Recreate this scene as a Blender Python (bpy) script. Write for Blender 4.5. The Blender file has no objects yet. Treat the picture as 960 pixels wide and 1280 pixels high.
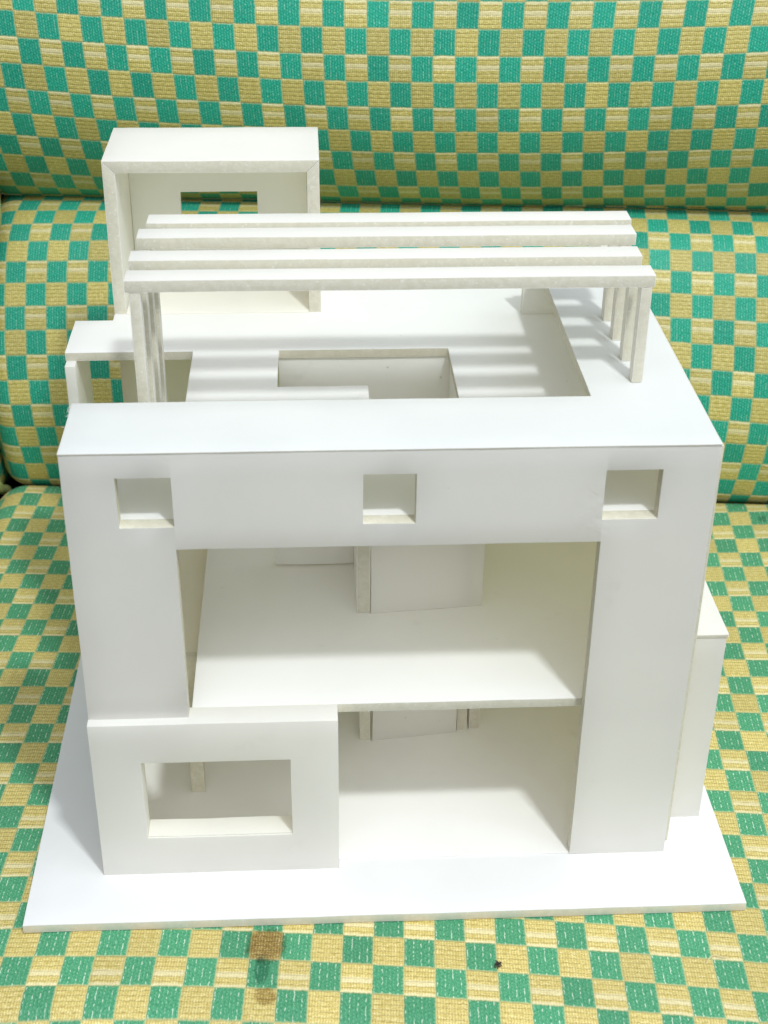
import bpy, bmesh, math, random
from mathutils import Vector, Euler, noise
import numpy as np

random.seed(7)
scene = bpy.context.scene
COL = scene.collection

# ---------------------------------------------------------------- camera
cam_d = bpy.data.cameras.new("camera")
cam = bpy.data.objects.new("camera", cam_d)
COL.objects.link(cam)
cam.location = (0.12059216, -0.61707871, 0.59653885)
cam.rotation_euler = Euler((1.03736864, -0.00953553, -0.05142667), 'XYZ')
cam_d.sensor_fit = 'VERTICAL'
cam_d.sensor_height = 36.0
cam_d.sensor_width = 27.0
cam_d.lens = 1821.56 / 1280 * 36
cam_d.clip_start = 0.02
cam_d.clip_end = 50
cam_d.dof.use_dof = True
cam_d.dof.focus_distance = 0.86
cam_d.dof.aperture_fstop = 15
scene.camera = cam
scene.render.resolution_x, scene.render.resolution_y = 768, 1024

# ---------------------------------------------------------------- light
scene.view_settings.view_transform = 'Standard'
scene.view_settings.look = 'None'
scene.view_settings.exposure = 0.0
scene.view_settings.gamma = 1.0
world = bpy.data.worlds.new("World")
scene.world = world
world.use_nodes = True
bg = world.node_tree.nodes["Background"]
# light bounced about the room: pale ceiling and walls above, a darker floor below
_wt = world.node_tree
_co = _wt.nodes.new('ShaderNodeTexCoord')
_sp = _wt.nodes.new('ShaderNodeSeparateXYZ')
_rp = _wt.nodes.new('ShaderNodeValToRGB')
_mr = _wt.nodes.new('ShaderNodeMapRange')
_mr.inputs[1].default_value = -1.0; _mr.inputs[2].default_value = 1.0
_wt.links.new(_co.outputs['Generated'], _sp.inputs[0])
_wt.links.new(_sp.outputs[2], _mr.inputs[0])
_wt.links.new(_mr.outputs[0], _rp.inputs[0])
_rp.color_ramp.elements[0].position = 0.565; _rp.color_ramp.elements[0].color = (0.03, 0.03, 0.03, 1)
_rp.color_ramp.elements[1].position = 0.76; _rp.color_ramp.elements[1].color = (0.65, 0.684, 0.742, 1)
_fr = _wt.nodes.new('ShaderNodeMapRange')                    # the open, lighter side of the room is behind the photographer
_fr.inputs[1].default_value = 0.3; _fr.inputs[2].default_value = -0.9
_fr.inputs[3].default_value = 0.65; _fr.inputs[4].default_value = 2.65
_sk = _wt.nodes.new('ShaderNodeMath'); _sk.operation = 'MULTIPLY_ADD'   # and a little to the right
_wt.links.new(_sp.outputs[0], _sk.inputs[0]); _sk.inputs[1].default_value = -1.0; _wt.links.new(_sp.outputs[1], _sk.inputs[2])
_wt.links.new(_sk.outputs[0], _fr.inputs[0])
_ml = _wt.nodes.new('ShaderNodeVectorMath'); _ml.operation = 'SCALE'
_wt.links.new(_rp.outputs[0], _ml.inputs[0]); _wt.links.new(_fr.outputs[0], _ml.inputs['Scale'])
_wt.links.new(_ml.outputs[0], bg.inputs["Color"])
bg.inputs["Strength"].default_value = 1.0
scene.cycles.max_bounces = 20
scene.cycles.diffuse_bounces = 12
scene.cycles.transmission_bounces = 14

lamp_d = bpy.data.lights.new("ceiling_lamp", 'AREA')
lamp_d.shape = 'RECTANGLE'
lamp_d.size, lamp_d.size_y = 0.14, 0.14
lamp_d.energy = 27.5
lamp_d.color = (0.93, 0.98, 1.0)
lamp = bpy.data.objects.new("ceiling_lamp", lamp_d)
COL.objects.link(lamp)
_target = Vector((0.16, 0.10, 0.15))
_dir = Vector((0.24, -0.53, 1.0)).normalized()
lamp.location = _target + _dir * 2.2
lamp.rotation_euler = (-_dir).to_track_quat('-Z', 'Y').to_euler()

# ---------------------------------------------------------------- node helpers
class NT:
    def __init__(self, name):
        self.m = bpy.data.materials.new(name)
        self.m.use_nodes = True
        self.t = self.m.node_tree
        self.bsdf = self.t.nodes["Principled BSDF"]
    def n(self, kind, **kw):
        nd = self.t.nodes.new(kind)
        for k, v in kw.items():
            setattr(nd, k, v)
        return nd
    def set(self, sock, v):
        if hasattr(v, 'is_output') or isinstance(v, bpy.types.NodeSocket):
            self.t.links.new(v, sock)
        else:
            sock.default_value = v
    def math(self, op, a, b=None, c=None, clamp=False):
        nd = self.n('ShaderNodeMath', operation=op, use_clamp=clamp)
        self.set(nd.inputs[0], a)
        if b is not None: self.set(nd.inputs[1], b)
        if c is not None: self.set(nd.inputs[2], c)
        return nd.outputs[0]
    def step(self, x, lo, hi, a=0.0, b=1.0):
        nd = self.n('ShaderNodeMapRange', interpolation_type='SMOOTHSTEP')
        self.set(nd.inputs[0], x)
        nd.inputs[1].default_value = lo; nd.inputs[2].default_value = hi
        nd.inputs[3].default_value = a; nd.inputs[4].default_value = b
        return nd.outputs[0]
    def mix(self, f, a, b, mode='MIX'):
        nd = self.n('ShaderNodeMix', data_type='RGBA', blend_type=mode)
        self.set(nd.inputs[0], f)
        self.set(nd.inputs[6], a if not isinstance(a, tuple) else (*a, 1))
        self.set(nd.inputs[7], b if not isinstance(b, tuple) else (*b, 1))
        return nd.outputs[2]
    def vec(self, x, y, z=0.0):
        nd = self.n('ShaderNodeCombineXYZ')
        for i, v in enumerate((x, y, z)): self.set(nd.inputs[i], v)
        return nd.outputs[0]
    def noise(self, v, scale, detail=2.0, rough=0.5):
        nd = self.n('ShaderNodeTexNoise')
        self.set(nd.inputs['Vector'], v)
        nd.inputs['Scale'].default_value = scale
        nd.inputs['Detail'].default_value = detail
        nd.inputs['Roughness'].default_value = rough
        return nd.outputs[0]
    def bump(self, h, strength, dist):
        nd = self.n('ShaderNodeBump')
        nd.inputs['Strength'].default_value = strength
        nd.inputs['Distance'].default_value = dist
        self.set(nd.inputs['Height'], h)
        self.t.links.new(nd.outputs[0], self.bsdf.inputs['Normal'])

# ---------------------------------------------------------------- materials
def paper_material(name, base, glue=None, glow=0.38):
    k = NT(name)
    co = k.n('ShaderNodeTexCoord').outputs['Object']
    big = k.noise(co, 14.0, 3.0)
    mid = k.noise(co, 90.0, 4.0, 0.6)
    grain = k.noise(co, 1400.0, 2.0)
    speck = k.step(k.noise(co, 210.0, 1.0), 0.80, 0.85)
    scuff = k.math('MULTIPLY', k.step(k.noise(co, 30.0, 5.0, 0.65), 0.60, 0.74), k.step(mid, 0.5, 0.62))
    c = k.mix(k.step(big, 0.35, 0.65), base, tuple(b * 0.965 for b in base))
    c = k.mix(k.math('MULTIPLY', scuff, 0.15), c, (0.52, 0.51, 0.47))
    c = k.mix(k.math('MULTIPLY', speck, 0.45), c, (0.42, 0.40, 0.36))
    h = k.math('ADD', k.math('MULTIPLY', grain, 0.35), k.math('MULTIPLY', mid, 0.65))
    rough = 0.55
    if glue:
        sep = k.n('ShaderNodeSeparateXYZ'); k.t.links.new(co, sep.inputs[0])
        gx = k.math('DIVIDE', k.math('SUBTRACT', sep.outputs[0], glue[0]), glue[2])
        gz = k.math('DIVIDE', k.math('SUBTRACT', sep.outputs[2], glue[1]), glue[3])
        r = k.math('SQRT', k.math('ADD', k.math('MULTIPLY', gx, gx), k.math('MULTIPLY', gz, gz)))
        g = k.math('MULTIPLY', k.step(r, 1.0, 0.3), k.step(k.noise(co, 75.0, 3.0, 0.6), 0.44, 0.56))
        c = k.mix(k.math('MULTIPLY', g, 0.12), c, (0.72, 0.71, 0.64))
        h = k.math('ADD', h, k.math('MULTIPLY', g, 1.6))
    k.t.links.new(c, k.bsdf.inputs['Base Color'])
    k.bsdf.inputs['Roughness'].default_value = rough
    k.bsdf.inputs['Specular IOR Level'].default_value = 0.25
    k.bump(h, 0.35, 0.00025)
    # thin card over foam: a little light passes through it, warmed by the foam
    tr = k.n('ShaderNodeBsdfTranslucent'); tr.inputs[0].default_value = (1.0, 0.96, 0.83, 1)
    mx = k.n('ShaderNodeMixShader'); mx.inputs[0].default_value = glow
    k.t.links.new(k.bsdf.outputs[0], mx.inputs[1]); k.t.links.new(tr.outputs[0], mx.inputs[2])
    k.t.links.new(mx.outputs[0], k.t.nodes['Material Output'].inputs['Surface'])
    return k.m

WHITE = (0.972, 0.970, 0.955)
PAPER = paper_material("white_paper_facing", WHITE)
PAPER_GLUE = paper_material("white_paper_facing_with_glue", WHITE, glue=(0.262, 0.231, 0.016, 0.022))
PAPER_THIN = paper_material("thin_paper_facing", WHITE, glow=0.62)
PAPER_FLOOR = paper_material("floor_paper_facing", WHITE, glow=0.22)
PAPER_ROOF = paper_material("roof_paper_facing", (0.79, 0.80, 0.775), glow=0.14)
PAPER_GROUND = paper_material("ground_sheet_facing", (0.90, 0.885, 0.85), glow=0.0)
PAPER_DENSE = paper_material("dense_paper_facing", (0.82, 0.815, 0.80), glow=0.0)

def foam_material():
    k = NT("cut_foam_edge")
    co = k.n('ShaderNodeTexCoord').outputs['Object']
    cells = k.n('ShaderNodeTexVoronoi', feature='F1'); cells.inputs['Scale'].default_value = 900
    k.t.links.new(co, cells.inputs['Vector'])
    n1 = k.noise(co, 260.0, 3.0, 0.6)
    n2 = k.noise(co, 40.0, 2.0)
    c = k.mix(k.step(n1, 0.3, 0.7), (0.715, 0.68, 0.56), (0.655, 0.62, 0.495))
    c = k.mix(k.math('MULTIPLY', k.step(k.noise(co, 620.0, 1.0), 0.64, 0.74), 0.45), c, (0.88, 0.86, 0.78))
    c = k.mix(k.math('MULTIPLY', k.step(n2, 0.45, 0.7), 0.15), c, (0.70, 0.66, 0.53))
    k.t.links.new(c, k.bsdf.inputs['Base Color'])
    k.bsdf.inputs['Roughness'].default_value = 0.75
    k.bsdf.inputs['Specular IOR Level'].default_value = 0.15
    k.bump(k.math('ADD', cells.outputs[0], n1), 0.22, 0.0003)
    return k.m
FOAM = foam_material()

def fabric_material(name, stains=(), teal=0.0):
    """Woven upholstery: u, v count checks along the weft and the warp."""
    k = NT(name)
    uv = k.n('ShaderNodeUVMap', uv_map="fabric").outputs[0]
    # threads wander a little
    wob = k.n('ShaderNodeTexNoise'); wob.inputs['Scale'].default_value = 5.0; wob.inputs['Detail'].default_value = 3.0
    k.t.links.new(uv, wob.inputs['Vector'])
    off = k.n('ShaderNodeVectorMath', operation='MULTIPLY_ADD')
    k.t.links.new(wob.outputs['Color'], off.inputs[0])
    off.inputs[1].default_value = (0.045, 0.045, 0); off.inputs[2].default_value = (-0.0225, -0.0225, 0)
    add = k.n('ShaderNodeVectorMath', operation='ADD')
    k.t.links.new(uv, add.inputs[0]); k.t.links.new(off.outputs[0], add.inputs[1])
    sep = k.n('ShaderNodeSeparateXYZ'); k.t.links.new(add.outputs[0], sep.inputs[0])
    u, v = sep.outputs[0], sep.outputs[1]
    # a ragged edge where warp floats end
    u = k.math('ADD', u, k.math('MULTIPLY', k.math('SUBTRACT', k.noise(k.vec(k.math('MULTIPLY', u, 0.6), k.math('MULTIPLY', v, 14.0)), 1.0, 1.0), 0.5), 0.06))
    v = k.math('ADD', v, k.math('MULTIPLY', k.math('SUBTRACT', k.noise(k.vec(k.math('MULTIPLY', u, 16.0), k.math('MULTIPLY', v, 0.6)), 1.0, 1.0), 0.5), 0.06))
    cu, cv = k.math('FLOOR', u), k.math('FLOOR', v)
    fu, fv = k.math('SUBTRACT', u, cu), k.math('SUBTRACT', v, cv)
    green = k.math('FLOORED_MODULO', k.math('ADD', cu, cv), 2.0)
    banded = k.math('SUBTRACT', 1.0, k.math('FLOORED_MODULO', cv, 2.0))
    cell = k.n('ShaderNodeTexWhiteNoise', noise_dimensions='2D'); k.t.links.new(k.vec(cu, cv), cell.inputs['Vector'])
    # --- green checks: fine chain of stitches in warp direction
    ribs = 8.0
    ru = k.math('FRACT', k.math('MULTIPLY', fu, ribs))
    rid = k.math('FLOOR', k.math('MULTIPLY', u, ribs))
    rc = k.math('ABSOLUTE', k.math('SUBTRACT', ru, 0.5))               # 0 mid rib .. .5 gap
    odd = k.math('FLOORED_MODULO', rid, 2.0)
    dash = k.math('FRACT', k.math('ADD', k.math('MULTIPLY', v, 9.0), k.math('MULTIPLY', odd, 0.5)))
    stitch = k.math('MULTIPLY', k.step(rc, 0.30, 0.12), k.step(k.math('ABSOLUTE', k.math('SUBTRACT', dash, 0.5)), 0.36, 0.22))
    gn = k.noise(k.vec(k.math('MULTIPLY', u, 26.0), k.math('MULTIPLY', v, 9.0)), 1.0, 2.0, 0.6)
    stitch_l = k.math('MULTIPLY', stitch, k.step(gn, 0.34, 0.62))
    gcol = k.mix(k.step(gn, 0.3, 0.7), tuple(x * (1 - teal) + y * teal for x, y in zip((0.045, 0.262, 0.122), (0.004, 0.268, 0.160))), tuple(x * (1 - teal) + y * teal for x, y in zip((0.098, 0.385, 0.195), (0.024, 0.435, 0.290))))
    gcol = k.mix(k.math('MULTIPLY', stitch_l, 0.62), gcol, tuple(x * (1 - teal) + y * teal for x, y in zip((0.24, 0.55, 0.34), (0.17, 0.60, 0.45))))
    pale_dash = k.math('MULTIPLY', k.math('MULTIPLY', k.step(rc, 0.20, 0.06), k.math('SUBTRACT', 1.0, odd)),
                   k.step(k.noise(k.vec(k.math('MULTIPLY', rid, 3.7), k.math('MULTIPLY', v, 7.0)), 1.0, 1.0), 0.48, 0.62))
    gcol = k.mix(k.math('MULTIPLY', pale_dash, 0.72 - 0.42 * teal), gcol, (0.74, 0.86, 0.68))  # pale dashed threads woven along every other rib
    # --- gold checks: slubby weft threads
    wn = k.noise(k.vec(k.math('MULTIPLY', u, 5.0), k.math('MULTIPLY', v, 15.0)), 1.0, 3.0, 0.62)
    wf = k.noise(k.vec(k.math('MULTIPLY', u, 17.0), k.math('MULTIPLY', v, 26.0)), 1.0, 2.0, 0.6)
    rows = k.math('ABSOLUTE', k.math('SUBTRACT', k.math('FRACT', k.math('MULTIPLY', fv, 6.0)), 0.5))
    warp = k.math('ABSOLUTE', k.math('SUBTRACT', k.math('FRACT', k.math('MULTIPLY', u, 11.0)), 0.5))
    t = k.math('ADD', k.math('MULTIPLY', wn, 0.50), k.math('MULTIPLY', wf, 0.38))
    t = k.math('ADD', t, k.math('MULTIPLY', warp, 0.26))
    ocol = k.mix(k.step(t, 0.36, 0.62), tuple(x * (1 - teal) + y * teal for x, y in zip((0.50, 0.385, 0.095), (0.41, 0.335, 0.065))), tuple(x * (1 - teal) + y * teal for x, y in zip((0.745, 0.615, 0.225), (0.665, 0.565, 0.18))))
    ocol = k.mix(k.math('MULTIPLY', k.step(t, 0.54, 0.70), 0.8), ocol, tuple(x * (1 - teal) + y * teal for x, y in zip((0.89, 0.80, 0.49), (0.90, 0.83, 0.50))))
    ocol = k.mix(k.math('MULTIPLY', k.step(rows, 0.30, 0.48), k.step(wf, 0.62, 0.40, 0.05, 0.42)), ocol, (0.26, 0.155, 0.03))
    b1 = k.step(k.math('ABSOLUTE', k.math('SUBTRACT', fv, 0.57)), 0.15, 0.04)
    b2 = k.step(k.math('ABSOLUTE', k.math('SUBTRACT', fv, 0.97)), 0.10, 0.03)
    band = k.math('MULTIPLY', k.math('MAXIMUM', b1, b2), banded)
    band = k.math('MULTIPLY', band, k.step(k.noise(k.vec(k.math('MULTIPLY', u, 2.2), k.math('MULTIPLY', v, 9.0)), 1.0, 2.0), 0.12, 0.50))
    ocol = k.mix(k.math('MULTIPLY', band, 0.46), ocol, (0.90, 0.83, 0.57))
    # --- outline threads between checks
    eu = k.math('MINIMUM', fu, k.math('SUBTRACT', 1.0, fu))
    ev = k.math('MINIMUM', fv, k.math('SUBTRACT', 1.0, fv))
    edge = k.math('MAXIMUM', k.step(eu, 0.045, 0.015), k.step(ev, 0.050, 0.015))
    col = k.mix(green, ocol, gcol)
    col = k.mix(k.math('MULTIPLY', edge, 0.5), col, (0.62, 0.58, 0.27))
    hs = k.n('ShaderNodeHueSaturation')
    k.set(hs.inputs['Value'], k.math('ADD', 0.90, k.math('MULTIPLY', cell.outputs[0], 0.20)))
    k.t.links.new(col, hs.inputs['Color'])
    col = hs.outputs[0]
    for (su, sv, ru_, rv_, amt, tint) in stains:
        du = k.math('DIVIDE', k.math('SUBTRACT', u, su), ru_)
        dv = k.math('DIVIDE', k.math('SUBTRACT', v, sv), rv_)
        p = 2.6
        r = k.math('ADD', k.math('POWER', k.math('ABSOLUTE', du), p), k.math('POWER', k.math('ABSOLUTE', dv), p))
        r = k.math('ADD', r, k.math('MULTIPLY', k.math('SUBTRACT', k.noise(uv, 4.0, 5.0, 0.7), 0.5), 2.0))
        dens = k.math('MULTIPLY', k.step(r, 1.35, 0.35), k.step(t, 0.72, 0.40, 0.55, 1.0))
        col = k.mix(k.math('MULTIPLY', dens, amt), col, tint, 'MULTIPLY')
    k.t.links.new(col, k.bsdf.inputs['Base Color'])
    # satin threads: the gold weft shines more than the green
    k.set(k.bsdf.inputs['Roughness'], k.math('ADD', 0.40, k.math('MULTIPLY', green, 0.06)))
    k.set(k.bsdf.inputs['Specular IOR Level'], k.math('SUBTRACT', 0.5, k.math('MULTIPLY', green, 0.15)))
    hg = k.math('ADD', k.math('MULTIPLY', stitch, 0.8), k.math('MULTIPLY', gn, 0.5))
    ho = k.math('ADD', k.math('MULTIPLY', t, 1.2), k.math('MULTIPLY', k.step(rows, 0.48, 0.25), 0.5))
    h = k.math('ADD', k.math('MULTIPLY', green, hg), k.math('MULTIPLY', k.math('SUBTRACT', 1.0, green), ho))
    h = k.math('SUBTRACT', h, k.math('MULTIPLY', edge, 0.5))
    k.bump(h, 0.6, 0.0009)
    return k.m

FABRIC = fabric_material("checked_upholstery", teal=1.0)
FABRIC_SEAT = fabric_material("checked_upholstery_stained", stains=[
    (7.50, -0.50, 0.66, 0.62, 0.95, (0.36, 0.26, 0.13)),
    (7.46, 0.36, 0.26, 0.50, 0.80, (0.16, 0.42, 0.40)),
    (7.66, 1.26, 0.36, 0.30, 0.90, (0.48, 0.38, 0.20)),
    (28.60, -24.45, 0.22, 0.25, 0.7, (0.2, 0.4, 0.35))])

def plain(name, col, rough=0.7):
    k = NT(name)
    co = k.n('ShaderNodeTexCoord').outputs['Object']
    c = k.mix(k.noise(co, 300.0, 3.0), tuple(x * 0.75 for x in col), tuple(min(1, x * 1.2) for x in col))
    k.t.links.new(c, k.bsdf.inputs['Base Color'])
    k.bsdf.inputs['Roughness'].default_value = rough
    return k.m
PIPING_M = plain("piping_cord", (0.40, 0.44, 0.16))
LINT_M = plain("dark_lint", (0.03, 0.025, 0.02))
THREAD_M = plain("pale_thread", (0.70, 0.60, 0.33))
FRAY_M = plain("paper_fibre", (0.80, 0.79, 0.74))

# ---------------------------------------------------------------- object helpers
def empty(name, loc, label, cat):
    o = bpy.data.objects.new(name, None)
    o.empty_display_size = 0.05
    o.location = loc
    COL.objects.link(o)
    o["label"] = label; o["category"] = cat
    return o

def link(name, bm, mats, parent=None, smooth=None):
    me = bpy.data.meshes.new(name)
    bm.to_mesh(me); bm.free()
    for m in mats: me.materials.append(m)
    if smooth is not None:
        for p in me.polygons: p.use_smooth = True
        me.set_sharp_from_angle(angle=math.radians(smooth))
    o = bpy.data.objects.new(name, me)
    COL.objects.link(o)
    if parent is not None:
        o.parent = parent
        # everything is modelled in world coordinates
        p, off = parent, Vector((0, 0, 0))
        while p is not None:
            off += Vector(p.location); p = p.parent
        o.location = -off
    return o

def refine(vals, step):
    vals = sorted(set(round(v, 6) for v in vals)); out = []
    for a, b in zip(vals[:-1], vals[1:]):
        n = max(1, int(math.ceil((b - a) / step)))
        out += [a + (b - a) * i / n for i in range(n)]
    return out + [vals[-1]]

_seed = [0]
def board(name, plane, us, vs, inside, w0, w1, parent, mats=None, wobble=0.00022, bevel=0.0003, foam_edges=True, shear=None):
    """A cut piece of foam board. us, vs: cut lines in its plane; inside(u, v) says what is kept; w0..w1 its thickness."""
    mats = mats or [PAPER, FOAM]
    _seed[0] += 1
    sd = Vector((_seed[0] * 13.7, _seed[0] * 5.1, _seed[0] * 2.3))
    us, vs = refine(us, 0.016), refine(vs, 0.016)
    nu, nv = len(us) - 1, len(vs) - 1
    keep = [[inside((us[i] + us[i + 1]) / 2, (vs[j] + vs[j + 1]) / 2) for j in range(nv)] for i in range(nu)]
    k = lambda i, j: 0 <= i < nu and 0 <= j < nv and keep[i][j]
    def pt(u, v, w):
        p = {'xz': (u, w, v), 'xy': (u, v, w), 'yz': (w, u, v)}[plane]
        return Vector(p)
    bm = bmesh.new(); cache = {}
    def V(i, j, s):
        if (i, j, s) not in cache:
            cache[(i, j, s)] = bm.verts.new(pt(us[i], vs[j], (w0, w1)[s]))
        return cache[(i, j, s)]
    e = 1 if foam_edges else 0
    for i in range(nu):
        for j in range(nv):
            if not k(i, j): continue
            for s in (0, 1):
                bm.faces.new([V(i, j, s), V(i + 1, j, s), V(i + 1, j + 1, s), V(i, j + 1, s)]).material_index = 0
            for (di, dj, a, b) in ((-1, 0, (i, j), (i, j + 1)), (1, 0, (i + 1, j), (i + 1, j + 1)), (0, -1, (i, j), (i + 1, j)), (0, 1, (i, j + 1), (i + 1, j + 1))):
                if not k(i + di, j + dj):
                    bm.faces.new([V(*a, 0), V(*b, 0), V(*b, 1), V(*a, 1)]).material_index = e
    bmesh.ops.recalc_face_normals(bm, faces=bm.faces)
    if wobble:
        for v in bm.verts:
            q = v.co * 26 + sd
            d = Vector((noise.noise(q), noise.noise(q + Vector((31, 0, 0))), noise.noise(q + Vector((0, 47, 0)))))
            q2 = v.co * 120 + sd
            d2 = Vector((noise.noise(q2), noise.noise(q2 + Vector((31, 0, 0))), noise.noise(q2 + Vector((0, 47, 0)))))
            v.co += d * wobble + d2 * wobble * 0.6
    if shear:
        for v in bm.verts: v.co = shear(v.co)
    if bevel:
        sharp = [ed for ed in bm.edges if len(ed.link_faces) == 2 and ed.calc_face_angle(0) > 0.9]
        bmesh.ops.bevel(bm, geom=sharp, offset=bevel, segments=2, profile=0.6, affect='EDGES', clamp_overlap=True)
    return link(name, bm, mats, parent, smooth=50)

def rect(name, plane, u0, u1, v0, v1, w0, w1, parent, **kw):
    return board(name, plane, [u0, u1], [v0, v1], lambda u, v: True, w0, w1, parent, **kw)

def tube_bm(bm, pts, radii, seg=6):
    pts = [Vector(p) for p in pts]; rings = []
    for i, p in enumerate(pts):
        d = (pts[min(i + 1, len(pts) - 1)] - pts[max(i - 1, 0)]).normalized()
        a = d.cross(Vector((0, 0, 1)))
        if a.length < 1e-4: a = d.cross(Vector((1, 0, 0)))
        a.normalize(); b = d.cross(a)
        r = radii[i] if hasattr(radii, '__len__') else radii
        rings.append([bm.verts.new(p + (a * math.cos(t) + b * math.sin(t)) * r) for t in [2 * math.pi * q / seg for q in range(seg)]])
    for A, B in zip(rings[:-1], rings[1:]):
        for q in range(seg):
            bm.faces.new([A[q], A[(q + 1) % seg], B[(q + 1) % seg], B[q]])
    bm.faces.new(rings[0][::-1]); bm.faces.new(rings[-1])
SEAT_U=[10.5157, -1.34901, -0.10125, 0.0528792, 12.0003, -0.0574408, -0.0239538, -0.0932104, -0.0752105, 0.0565107]
SEAT_V=[-12.8373, -13.0313, 0.0497152, 0.132747, -1.18107, 0.00389176, 0.00384583, -0.0713469, 0.238037, 0.133916]
MID_U=[-18.4549, 0.295523, -0.215125, -0.247008, 18.2656, 0.133911, 0.392034, -0.0335896, -0.164728, -0.111522]
MID_V=[5.84357, 7.23889, 0.887948, 0.964661, -0.0871406, -0.0733146, -0.160757, 0.318365, -0.0851438, 0.0169954]
UP_U=[-1.96707, 0.316604, -0.373853, -0.0910533, 18.8551, -0.418806, -0.727688, -0.0865008, -0.112849, -0.0212485]
UP_V=[6.41232, 7.38864, 0.211646, -0.0717999, 0.112123, 0.0372697, -0.280356, -0.520883, 0.140589, 0.038288]
MID_PROFILE=[[0.0, -0.0056], [-0.0025, 0.0038], [-0.005, 0.0131], [-0.0072, 0.0226], [-0.0091, 0.0321], [-0.0105, 0.0417], [-0.0115, 0.0514], [-0.0117, 0.0611], [-0.011, 0.0707], [-0.0096, 0.0803], [-0.0076, 0.0898], [-0.0052, 0.0992], [-0.0024, 0.1085], [0.0008, 0.1177], [0.0043, 0.1267], [0.008, 0.1357], [0.0119, 0.1445], [0.016, 0.1534], [0.0201, 0.1622], [0.0242, 0.1709], [0.0285, 0.1796], [0.0338, 0.1878], [0.04, 0.1952], [0.0474, 0.2014], [0.0558, 0.2063], [0.0648, 0.2101], [0.0741, 0.2127], [0.0836, 0.2146], [0.0932, 0.2156], [0.1029, 0.2165], [0.1126, 0.2171], [0.1223, 0.2176], [0.132, 0.218]]
UP_PROFILE=[[0.0802, 0.2139], [0.0723, 0.2196], [0.0645, 0.2253], [0.0574, 0.232], [0.0513, 0.2395], [0.0456, 0.2474], [0.0404, 0.2555], [0.0355, 0.2639], [0.0311, 0.2726], [0.0274, 0.2815], [0.0244, 0.2908], [0.0221, 0.3002], [0.0206, 0.3098], [0.0197, 0.3194], [0.0193, 0.3291], [0.0195, 0.3388], [0.0202, 0.3485], [0.0213, 0.3581], [0.0228, 0.3677], [0.0246, 0.3773], [0.0266, 0.3867], [0.0288, 0.3962], [0.0314, 0.4055], [0.0343, 0.4148], [0.0376, 0.4239], [0.0414, 0.4328], [0.0456, 0.4416]]

# ---------------------------------------------------------------- the sofa
SO, SD, SN = Vector((0, 0.45552326, 0)), Vector((0.99624559, -0.08657204, 0)), Vector((0.08657204, 0.99624559, 0))

def poly(c, a, b, deg=3):
    k = 0; r = 0.0
    for p in range(deg + 1):
        for q in range(deg + 1 - p):
            r += c[k] * a ** p * b ** q; k += 1
    return r
def poly_ext(c, a, b, a0, a1, b0, b1):
    """The fitted weave inside the measured patch, straight threads outside it."""
    ac, bc, e = min(max(a, a0), a1), min(max(b, b0), b1), 1e-3
    r = poly(c, ac, bc)
    if a != ac: r += (poly(c, ac + e, bc) - poly(c, ac - e, bc)) / (2 * e) * (a - ac)
    if b != bc: r += (poly(c, ac, bc + e) - poly(c, ac, bc - e)) / (2 * e) * (b - bc)
    return r
def uv_seat(s, n, arc):
    p = SO + SD * s + SN * n
    a, b = p.x / .2 - .8, p.y / .25 - .7
    return tuple(poly_ext(c, a, b, -1.6, 1.75, -1.2, 1.2) for c in (SEAT_U, SEAT_V))
def uv_mid(s, n, arc):
    a, b = (s - .15) / .3, arc / .14 - 1
    return tuple(poly_ext(c, a, b, -1.0, 1.2, -1.0, .9) for c in (MID_U, MID_V))
def uv_up(s, n, arc):
    a, b = (s - .15) / .3, arc / .14 - 1
    return tuple(poly_ext(c, a, b, -1.0, 1.2, -1.0, .7) for c in (UP_U, UP_V))

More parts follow.
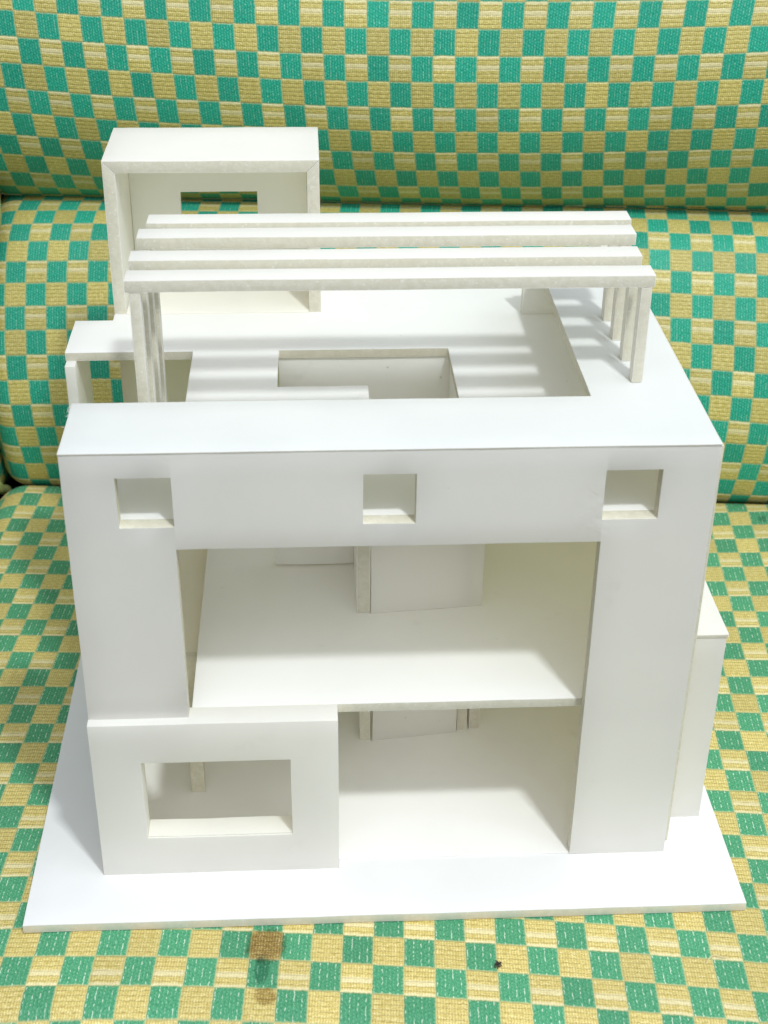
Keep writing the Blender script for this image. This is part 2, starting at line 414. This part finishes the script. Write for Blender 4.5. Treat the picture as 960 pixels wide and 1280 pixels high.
def cushion(name, prof, s0, s1, uvf, arc0, mat, parent, r_end=0.022, puff=0.0016, seed=0.0, seg=0.010):
    """A padded cushion: closed profile (n, z) swept along the sofa, with rounded, tucked ends."""
    prof = [Vector(p) for p in prof]
    m = len(prof); nrm = []
    for i in range(m):
        t = prof[(i + 1) % m] - prof[i - 1]
        nrm.append(Vector((-t.y, t.x)).normalized())
    area = sum(prof[i].x * prof[(i + 1) % m].y - prof[(i + 1) % m].x * prof[i].y for i in range(m))
    sg = 1.0 if area > 0 else -1.0                        # inward direction
    arcs = [0.0]
    for a, b in zip(prof[:-1], prof[1:]): arcs.append(arcs[-1] + (b - a).length)
    ss = []; t = s0
    while t < s1:
        ss.append(t)
        near = min(t - s0, s1 - t)
        t += 0.0025 if near < r_end else seg
    ss.append(s1)
    bm = bmesh.new(); uvl = bm.loops.layers.uv.new("fabric"); grid = []
    info = {}
    for s in ss:
        near = min(s - s0, s1 - s); d = 0.0
        if near < r_end: d = r_end * (1 - math.sqrt(max(0.0, 1 - (1 - near / r_end) ** 2)))
        row = []
        for i, p in enumerate(prof):
            q = p + nrm[i] * sg * d
            w = Vector((s * 9, q.x * 9, q.y * 9 + seed))
            w2 = Vector((s * 34, q.x * 34, q.y * 34 + seed))
            q = q - nrm[i] * sg * (noise.noise(w) * puff + noise.noise(w2) * puff * 0.25)
            v = bm.verts.new(SO + SD * s + SN * q.x + Vector((0, 0, q.y)))
            info[v] = (s, p.x, arcs[i] - arc0); row.append(v)
        grid.append(row)
    for A, B in zip(grid[:-1], grid[1:]):
        for i in range(m):
            j = (i + 1) % m
            f = bm.faces.new([A[i], A[j], B[j], B[i]])
            for l in f.loops:
                s, n, a = info[l.vert]
                if j == 0 and l.vert in (A[0], B[0]): a = arcs[-1] + 0.05 - arc0
                l[uvl].uv = uvf(s, n, a)
    for row in (grid[0][::-1], grid[-1]):
        f = bm.faces.new(row)
        for l in f.loops:
            s, n, a = info[l.vert]; l[uvl].uv = uvf(s + l.vert.co.z, n, a)
    bmesh.ops.recalc_face_normals(bm, faces=bm.faces)
    return link(name, bm, [mat], parent, smooth=70)

def arc_pts(c, r, a0, a1, k):
    return [(c[0] + r * math.cos(math.radians(a0 + (a1 - a0) * i / k)), c[1] + r * math.sin(math.radians(a0 + (a1 - a0) * i / k))) for i in range(k + 1)]

sofa = empty("sofa", (0.25, 0.30, -0.30), "sofa upholstered in green and gold checked woven fabric under the white house model", "sofa")
S_L, S_R = -0.142, 0.80
ZS = -0.0061
# seat: front edge, flat top, tucked back edge
seat_prof = [(-0.56, -0.16)] + arc_pts((-0.54, ZS - 0.03), 0.03, 180, 90, 6)
x = -0.52
while x < -0.03: seat_prof.append((x, ZS)); x += 0.02
seat_prof += [(-0.022, ZS), (-0.013, ZS - 0.0006), (-0.006, ZS - 0.0022), (0.0, ZS - 0.0056), (0.005, ZS - 0.012), (0.008, ZS - 0.03), (0.008, -0.16)]
cushion("seat_cushion", seat_prof, S_L - 0.004, S_R, uv_seat, 0.0, FABRIC_SEAT, sofa, r_end=0.03, puff=0.0, seg=0.012)
# lower back roll: hidden tuck below, fitted visible curve, hidden tuck above
pre = [(0.07, -0.035), (0.045, -0.032), (0.025, -0.026), (0.012, -0.0185), (0.004, -0.012)]
post = [(0.14, 0.2300), (0.16, 0.222), (0.17, 0.20), (0.17, -0.02)]
mid_arc0 = sum((Vector(b) - Vector(a)).length for a, b in zip(pre, pre[1:] + [tuple(MID_PROFILE[0])]))
mid_prof = pre + [tuple(p) for p in MID_PROFILE] + post
up_pre = [(0.115, 0.2325), (0.10, 0.2225), (0.086, 0.2165), (0.075, 0.2155)]
up_arc0 = sum((Vector(b) - Vector(a)).length for a, b in zip(up_pre, up_pre[1:] + [tuple(UP_PROFILE[0])]))
lx = UP_PROFILE[-1]
up_post = [(lx[0] + .008, lx[1] + .012), (lx[0] + .02, lx[1] + .022), (lx[0] + .04, lx[1] + .029), (lx[0] + .07, lx[1] + .03), (lx[0] + .11, lx[1] + .022), (0.17, 0.43), (0.18, 0.40), (0.18, 0.24)]
up_prof = up_pre + [tuple(p) for p in UP_PROFILE] + up_post
cushion("back_cushion", mid_prof, S_L, S_R, uv_mid, mid_arc0, FABRIC, sofa, seed=3.0, puff=0.0012)
cushion("back_cushion", up_prof, S_L - 0.006, S_R, uv_up, up_arc0, FABRIC, sofa, seed=9.0, puff=0.0012)
# the neighbouring place on the left, only its piped corners reach into the picture
GAP = 0.001
sh = 0.012
for nm, pr, uvf, a0, sl in (("seat_cushion", seat_prof, uv_seat, 0.0, S_L - 0.004), ("back_cushion", mid_prof, uv_mid, mid_arc0, S_L), ("back_cushion", up_prof, uv_up, up_arc0, S_L - 0.006)):
    e = sl - GAP
    fwd = [(p[0] - sh, p[1]) for p in pr] if nm == "back_cushion" else pr
    o = cushion(nm, fwd, e - 0.62, e, uvf, a0, FABRIC, sofa, r_end=0.014, puff=0.001, seed=17.0 + sl, seg=0.02)
    if nm == "back_cushion":
        bm = bmesh.new()
        vis = fwd[2:-4]
        tube_bm(bm, [SO + SD * (e + 0.0005) + SN * (p[0] + 0.004) + Vector((0, 0, p[1])) for p in vis], 0.0042, 8)
        link("piping", bm, [PIPING_M], o, smooth=60)
# piped end pads of the neighbouring place, their tips show at the left edge of the picture
def end_pad(c, rad, tip):
    bm = bmesh.new(); uvl = bm.loops.layers.uv.new("fabric")
    NU, NV = 40, 24; rows = []
    for j in range(NV + 1):
        th = math.pi * j / NV; row = []
        for i in range(NU):
            ph = 2 * math.pi * i / NU
            e = lambda q: math.copysign(abs(q) ** 0.8, q)
            ps, pn, pz = rad[0] * e(math.sin(th) * math.cos(ph)), rad[1] * e(math.cos(th)), rad[2] * e(math.sin(th) * math.sin(ph))
            row.append(bm.verts.new(SO + SD * (c[0] + ps) + SN * (c[1] + pn) + Vector((0, 0, c[2] + pz))))
        rows.append(row)
    for A, B2 in zip(rows[:-1], rows[1:]):
        for i in range(NU):
            fc = bm.faces.new([A[i], A[(i + 1) % NU], B2[(i + 1) % NU], B2[i]])
            for l in fc.loops:
                d = l.vert.co - SO
                l[uvl].uv = (d.dot(SD) / .0165, (d.z - d.dot(SN)) / .0194)
    bmesh.ops.remove_doubles(bm, verts=bm.verts, dist=1e-5)
    bmesh.ops.recalc_face_normals(bm, faces=bm.faces)
    o = link("end_pad", bm, [FABRIC], sofa, smooth=80)
    bm = bmesh.new(); pts = []
    for i in range(49):
        ph = 2 * math.pi * i / 48
        e = lambda q: math.copysign(abs(q) ** 0.8, q)
        pts.append(SO + SD * (c[0] + (rad[0] + .001) * e(math.cos(ph))) + SN * (c[1] - 0.008) + Vector((0, 0, c[2] + (rad[2] + .001) * e(math.sin(ph)))))
    tube_bm(bm, pts, 0.0032, 8)
    link("piping", bm, [PIPING_M], o, smooth=60)
end_pad((-0.165, 0.022, 0.228), (0.045, 0.035, 0.040), 0)
end_pad((-0.188, -0.002, 0.020), (0.045, 0.030, 0.030), 0)
# timber frame under the cushions
bm = bmesh.new()
for (a0, a1, n0, n1, z0, z1) in ((S_L - 0.63, S_R + .01, -0.54, 0.16, -0.30, -0.163), (S_L - 0.63, S_R + .01, 0.185, 0.23, -0.30, 0.47)):
    vs = [bm.verts.new(SO + SD * a + SN * n + Vector((0, 0, z))) for z in (z0, z1) for (a, n) in ((a0, n0), (a1, n0), (a1, n1), (a0, n1))]
    for f in ((0, 3, 2, 1), (4, 5, 6, 7), (0, 1, 5, 4), (1, 2, 6, 5), (2, 3, 7, 6), (3, 0, 4, 7)): bm.faces.new([vs[q] for q in f])
link("frame", bm, [plain("dark_sofa_frame", (0.05, 0.03, 0.02))], sofa)

# ---------------------------------------------------------------- the house model
house = empty("house_model", (0.16, 0.16, -0.0056), "white foam board model of a two storey house with roof terrace and pergola", "architectural model")
W, H, T, B = 0.320, 0.2666, 0.0085, 0.0056
Z2, ZT = 0.1066, 0.2250

def base_shape(co):
    return co
base = rect("base_board", 'xy', -0.0404, 0.3576, -0.0421, 0.378, -B, 0.0, house, mats=[PAPER_DENSE, FOAM])
rect("ground_floor", 'xy', 0.006, 0.3135, 0.0008, 0.332, 0.0001, 0.0007, house, bevel=0.0, wobble=0.0, mats=[PAPER_GROUND, PAPER_GROUND])

# front wall: square windows above, one wide two-storey opening below
wins = [(0.0258, 0.0527), (0.1456, 0.1717), (0.2647, 0.2927)]
def facade_in(x, z):
    if z < Z2 and x < 0.2652: return False
    if 0.0528 < x < 0.2652 and z < 0.2119: return False
    return not any(a < x < b and 0.2248 < z < 0.2529 for a, b in wins)
ZR = 0.2612
ZP = H - 0.0007
board("front_wall", 'xz', [0, 0.0528, 0.2652, W] + [q for w in wins for q in w], [0, Z2, 0.2119, 0.2248, 0.2529, ZP - 0.0001], facade_in, 0.0, T, house, mats=[PAPER_GLUE, FOAM])
# box-like window panel standing proud at the lower left
def panel_in(x, z): return not (0.0260 < x < 0.1064 and 0.0267 < z < 0.0806)
board("window_panel", 'xz', [-0.0004, 0.0260, 0.1064, 0.1323], [0.0, 0.0267, 0.0806, Z2], panel_in, -0.0057, T + 0.0001, house, foam_edges=False)
rect("window_sill", 'xy', 0.0262, 0.1062, -0.0050, T, 0.0268, 0.0276, bpy.data.objects["window_panel"], bevel=0.0002, wobble=0.0003, foam_edges=False)

# roof frame: front strip and right strip
def roof_in(x, y): return y < 0.0545 or x > 0.2653
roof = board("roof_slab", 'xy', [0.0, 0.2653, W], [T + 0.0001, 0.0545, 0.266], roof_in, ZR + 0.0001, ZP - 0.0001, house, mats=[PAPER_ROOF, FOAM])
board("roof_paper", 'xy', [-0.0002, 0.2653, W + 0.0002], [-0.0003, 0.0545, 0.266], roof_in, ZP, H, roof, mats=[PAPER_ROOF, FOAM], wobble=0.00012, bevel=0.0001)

# side walls
rect("side_wall", 'yz', T + 0.0002, 0.333, 0.0, 0.2612 - 0.0004, 0.3138, 0.3242, house, mats=[PAPER_THIN, FOAM])
rect("side_wall", 'yz', 0.012, 0.196, 0.0, 0.170, 0.0, B, house, mats=[PAPER_DENSE, FOAM])
rect("back_wall", 'xz', 0.055, 0.3137, 0.0, ZT - B - 0.0002, 0.333, 0.3386, house, mats=[PAPER_THIN, FOAM])
rect("back_wall", 'xz', -0.0030, 0.0535, 0.0, ZT - B - 0.0002, 0.258, 0.2636, house, mats=[PAPER_THIN, FOAM])
rect("side_wall", 'yz', 0.2638, 0.3386, 0.0, ZT - B - 0.0002, -0.0030, 0.0026, house, mats=[PAPER_THIN, FOAM])

# floors
def floor2_in(x, y): return not (0.160 < x < 0.206 and 0.12 < y < 0.20)
board("upper_floor", 'xy', [0.0540, 0.160, 0.206, 0.3136], [T + 0.0001, 0.12, 0.20, 0.3328], floor2_in, Z2 - B, Z2, house, mats=[PAPER_FLOOR, FOAM])
def terr_in(x, y):
    if x < 0.049:
        if y < 0.062: return x > 0.0
        if y < 0.2095: return False
        if x < -0.005: return 0.2095 < y < 0.2590
        return True
    if 0.1015 < x < 0.1545 and 0.1575 < y < 0.2095: return False
    if 0.1545 <= x < 0.2065 and 0.103 < y < 0.2095: return False
    return True
terrace = board("terrace_floor", 'xy', [-0.0290, -0.005, 0.0, 0.049, 0.1015, 0.1545, 0.2065, 0.3137], [T + 0.0002, 0.062, 0.103, 0.1575, 0.2095, 0.2590, 0.345], terr_in, ZT - B, ZT, house, mats=[PAPER_FLOOR, FOAM])
# free-standing leg of the balcony on the left
rect("balcony_leg", 'yz', 0.2010, 0.2585, 0.0, ZT - B - 0.0001, -0.0285, -0.0225, house, mats=[PAPER, PAPER])

# lower ledge under the open notch, the pergola posts stand on it
rect("ledge", 'xy', 0.0058, 0.0536, 0.070, 0.2576, 0.0925, 0.0981, house, mats=[PAPER_THIN, FOAM])

# stair core
TOPW = ZT - B - 0.0002
rect("stair_wall", 'xz', 0.1015, 0.2120, Z2 + .0001, TOPW, 0.2110, 0.2166, house, mats=[PAPER_FLOOR, FOAM])
rect("stair_wall", 'yz', 0.1000, 0.2108, Z2 + .0001, TOPW, 0.2080, 0.2136, house, mats=[PAPER_FLOOR, FOAM])
rect("stair_wall", 'xz', 0.0975, 0.1455, Z2 + .0012, TOPW, 0.1472, 0.1528, house, mats=[PAPER_FLOOR, FOAM])
rect("stair_wall", 'yz', 0.0938, 0.1528, Z2 + .0001, TOPW, 0.1458, 0.1535, house, mats=[PAPER_FLOOR, FOAM])
def skew(y0, x0, k): return lambda co: Vector((co.x, co.y + (co.x - x0) * k, co.z))
rect("stair_panel", 'xz', 0.1541, 0.2205, Z2 + .0001, TOPW, 0.0932, 0.0988, house, shear=skew(0, 0.154, 0.09), mats=[PAPER, FOAM])
T1 = Z2 - B - 0.0001
rect("stair_wall", 'yz', 0.1055, 0.1900, 0.0008, T1, 0.1480, 0.1546, house, mats=[PAPER_FLOOR, FOAM])
rect("stair_panel", 'xz', 0.1560, 0.2100, 0.0008, T1, 0.1050, 0.1106, house, shear=skew(0, 0.156, 0.125), mats=[PAPER, FOAM])
rect("stair_wall", 'yz', 0.1135, 0.1900, 0.0008, T1, 0.2105, 0.2168, house, mats=[PAPER_FLOOR, FOAM])
rect("stair_wall", 'yz', 0.1150, 0.1900, 0.0008, T1, 0.2186, 0.2250, house, mats=[PAPER_FLOOR, FOAM])
rect("column", 'xz', 0.0448, 0.0529, 0.0008, T1, 0.0610, 0.0670, house, mats=[FOAM, FOAM])

# low wall piece at the back of the terrace, below the roof frame
rect("terrace_wall", 'xz', 0.2592, 0.3136, ZT + .0001, ZR, 0.2610, 0.2660, house, mats=[PAPER_FLOOR, FOAM])

# stair tower: open box with a slot window in its back
TY0, TY1, TX0, TX1, TZ1, TW = 0.2688, 0.3420, -0.0050, 0.1287, 0.3258, 0.0076
TCX, THW = (TX0 + TX1) / 2, (TX1 - TX0) / 2
def mitre_roof(co): return Vector((TCX + (co.x - TCX) * (1 - (TZ1 - co.z) / THW), co.y, co.z))
def mitre_wall(x_out):
    def f(co):
        top = TZ1 - 0.0002 - abs(co.x - x_out)
        return Vector((co.x, co.y, ZT + (co.z - ZT) * (top - ZT) / (TZ1 - ZT)))
    return f
tower = rect("tower_roof", 'xy', TX0, TX1, TY0, TY1, TZ1 - TW, TZ1, house, shear=mitre_roof)
rect("tower_wall", 'yz', TY0, TY1, ZT + .0001, TZ1, TX0, TX0 + TW, house, shear=mitre_wall(TX0))
rect("tower_wall", 'yz', TY0, TY1, ZT + .0001, TZ1, TX1 - TW, TX1, house, shear=mitre_wall(TX1))
def tw_in(x, z): return not (0.0360 < x < 0.0875 and 0.255 < z < 0.2838)
board("tower_back", 'xz', [TX0 + TW + .0003, 0.0360, 0.0875, TX1 - TW - .0003], [ZT + .0001, 0.255, 0.2838, TZ1 - TW - .0003], tw_in, 0.3368, 0.3420, house, mats=[PAPER, FOAM])
rect("tower_floor", 'xy', TX0 + TW + .0003, TX1 - TW - .0003, TY0 - 0.001, 0.3366, ZT + .0002, ZT + 0.0009, house, bevel=0.0001, wobble=0.0001, foam_edges=False)

# low wing on the right
wing = rect("side_wing", 'xz', 0.3244, 0.3475, 0.0, 0.1310, 0.0282, 0.0338, house)
rect("side_wing", 'yz', 0.0339, 0.150, 0.0, 0.1310, 0.3419, 0.3475, house)
rect("wing_roof", 'xy', 0.3244, 0.3482, 0.0276, 0.150, 0.1312, 0.1332, house)

# pergola: four beams, each on two posts
beam_y = [0.0690, 0.0961, 0.1238, 0.1509]
beam_x = [(0.0290, 0.2962), (0.0287, 0.2948), (0.0303, 0.2970), (0.0332, 0.3000)]
beam_z = [0.3266, 0.3268, 0.3289, 0.3274]
for y, (x0, x1), z in zip(beam_y, beam_x, beam_z):
    b = rect("pergola_beam", 'xy', x0, x1, y, y + 0.0146, z - 0.0064, z, house, wobble=0.00016)
    for (px, dz) in ((0.0312, 0.0981), (0.2894, H)):
        rect("pergola_post", 'yz', y + 0.0002, y + 0.0080, dz + 0.0002, z - 0.0066, px, px + 0.0056, b, mats=[PAPER, FOAM], wobble=0.00012)

# torn paper fibres at the back left corner of the roof frame
bm = bmesh.new()
for i in range(16):
    y = 0.054 - abs(random.gauss(0, 0.013)); p = Vector((0.0, y, H - 0.0005))
    pts = [p]; d = Vector((-1, random.uniform(-.4, .8), random.uniform(-.2, .9))).normalized()
    for q in range(3):
        d = (d + Vector((random.uniform(-.6, .6), random.uniform(-.6, .6), random.uniform(-.5, .5)))).normalized()
        pts.append(pts[-1] + d * random.uniform(.0004, .0010))
    tube_bm(bm, pts, [.00013, .00011, .0001, .00006], 4)
link("torn_fibre", bm, [FRAY_M], roof)

# ---------------------------------------------------------------- small things lying on the seat
bm = bmesh.new()
c0 = Vector((0.2157, -0.0752, ZS + 0.0006))
for i in range(9):
    a = random.uniform(0, 6.28); l = random.uniform(.0012, .0034)
    p0 = c0 + Vector((random.uniform(-.001, .001), random.uniform(-.0012, .0012), 0))
    p1 = p0 + Vector((math.cos(a) * l * .5, math.sin(a) * l * .5, random.uniform(.0003, .0012)))
    p2 = p0 + Vector((math.cos(a + .5) * l, math.sin(a + .5) * l, random.uniform(-.0003, .0006)))
    tube_bm(bm, [p0, p1, p2], [.0004, .00032, .00012], 5)
o = link("lint", bm, [LINT_M], None, smooth=60)
o["label"] = "tiny dark tuft of lint on the checked seat in front of the model"; o["category"] = "lint"
bm = bmesh.new()
pts = []
for i in range(12):
    t = i / 11
    pts.append(Vector((0.3265 + 0.0125 * t, -0.0790 + 0.0060 * t + 0.0022 * math.sin(t * 5.0), ZS + 0.0006 + 0.0012 * math.sin(t * 3.1))))
tube_bm(bm, pts, .0003, 5)
o = link("loose_thread", bm, [THREAD_M], None, smooth=60)
o["label"] = "pale loose thread curled on the checked seat near the model's front right corner"; o["category"] = "thread"
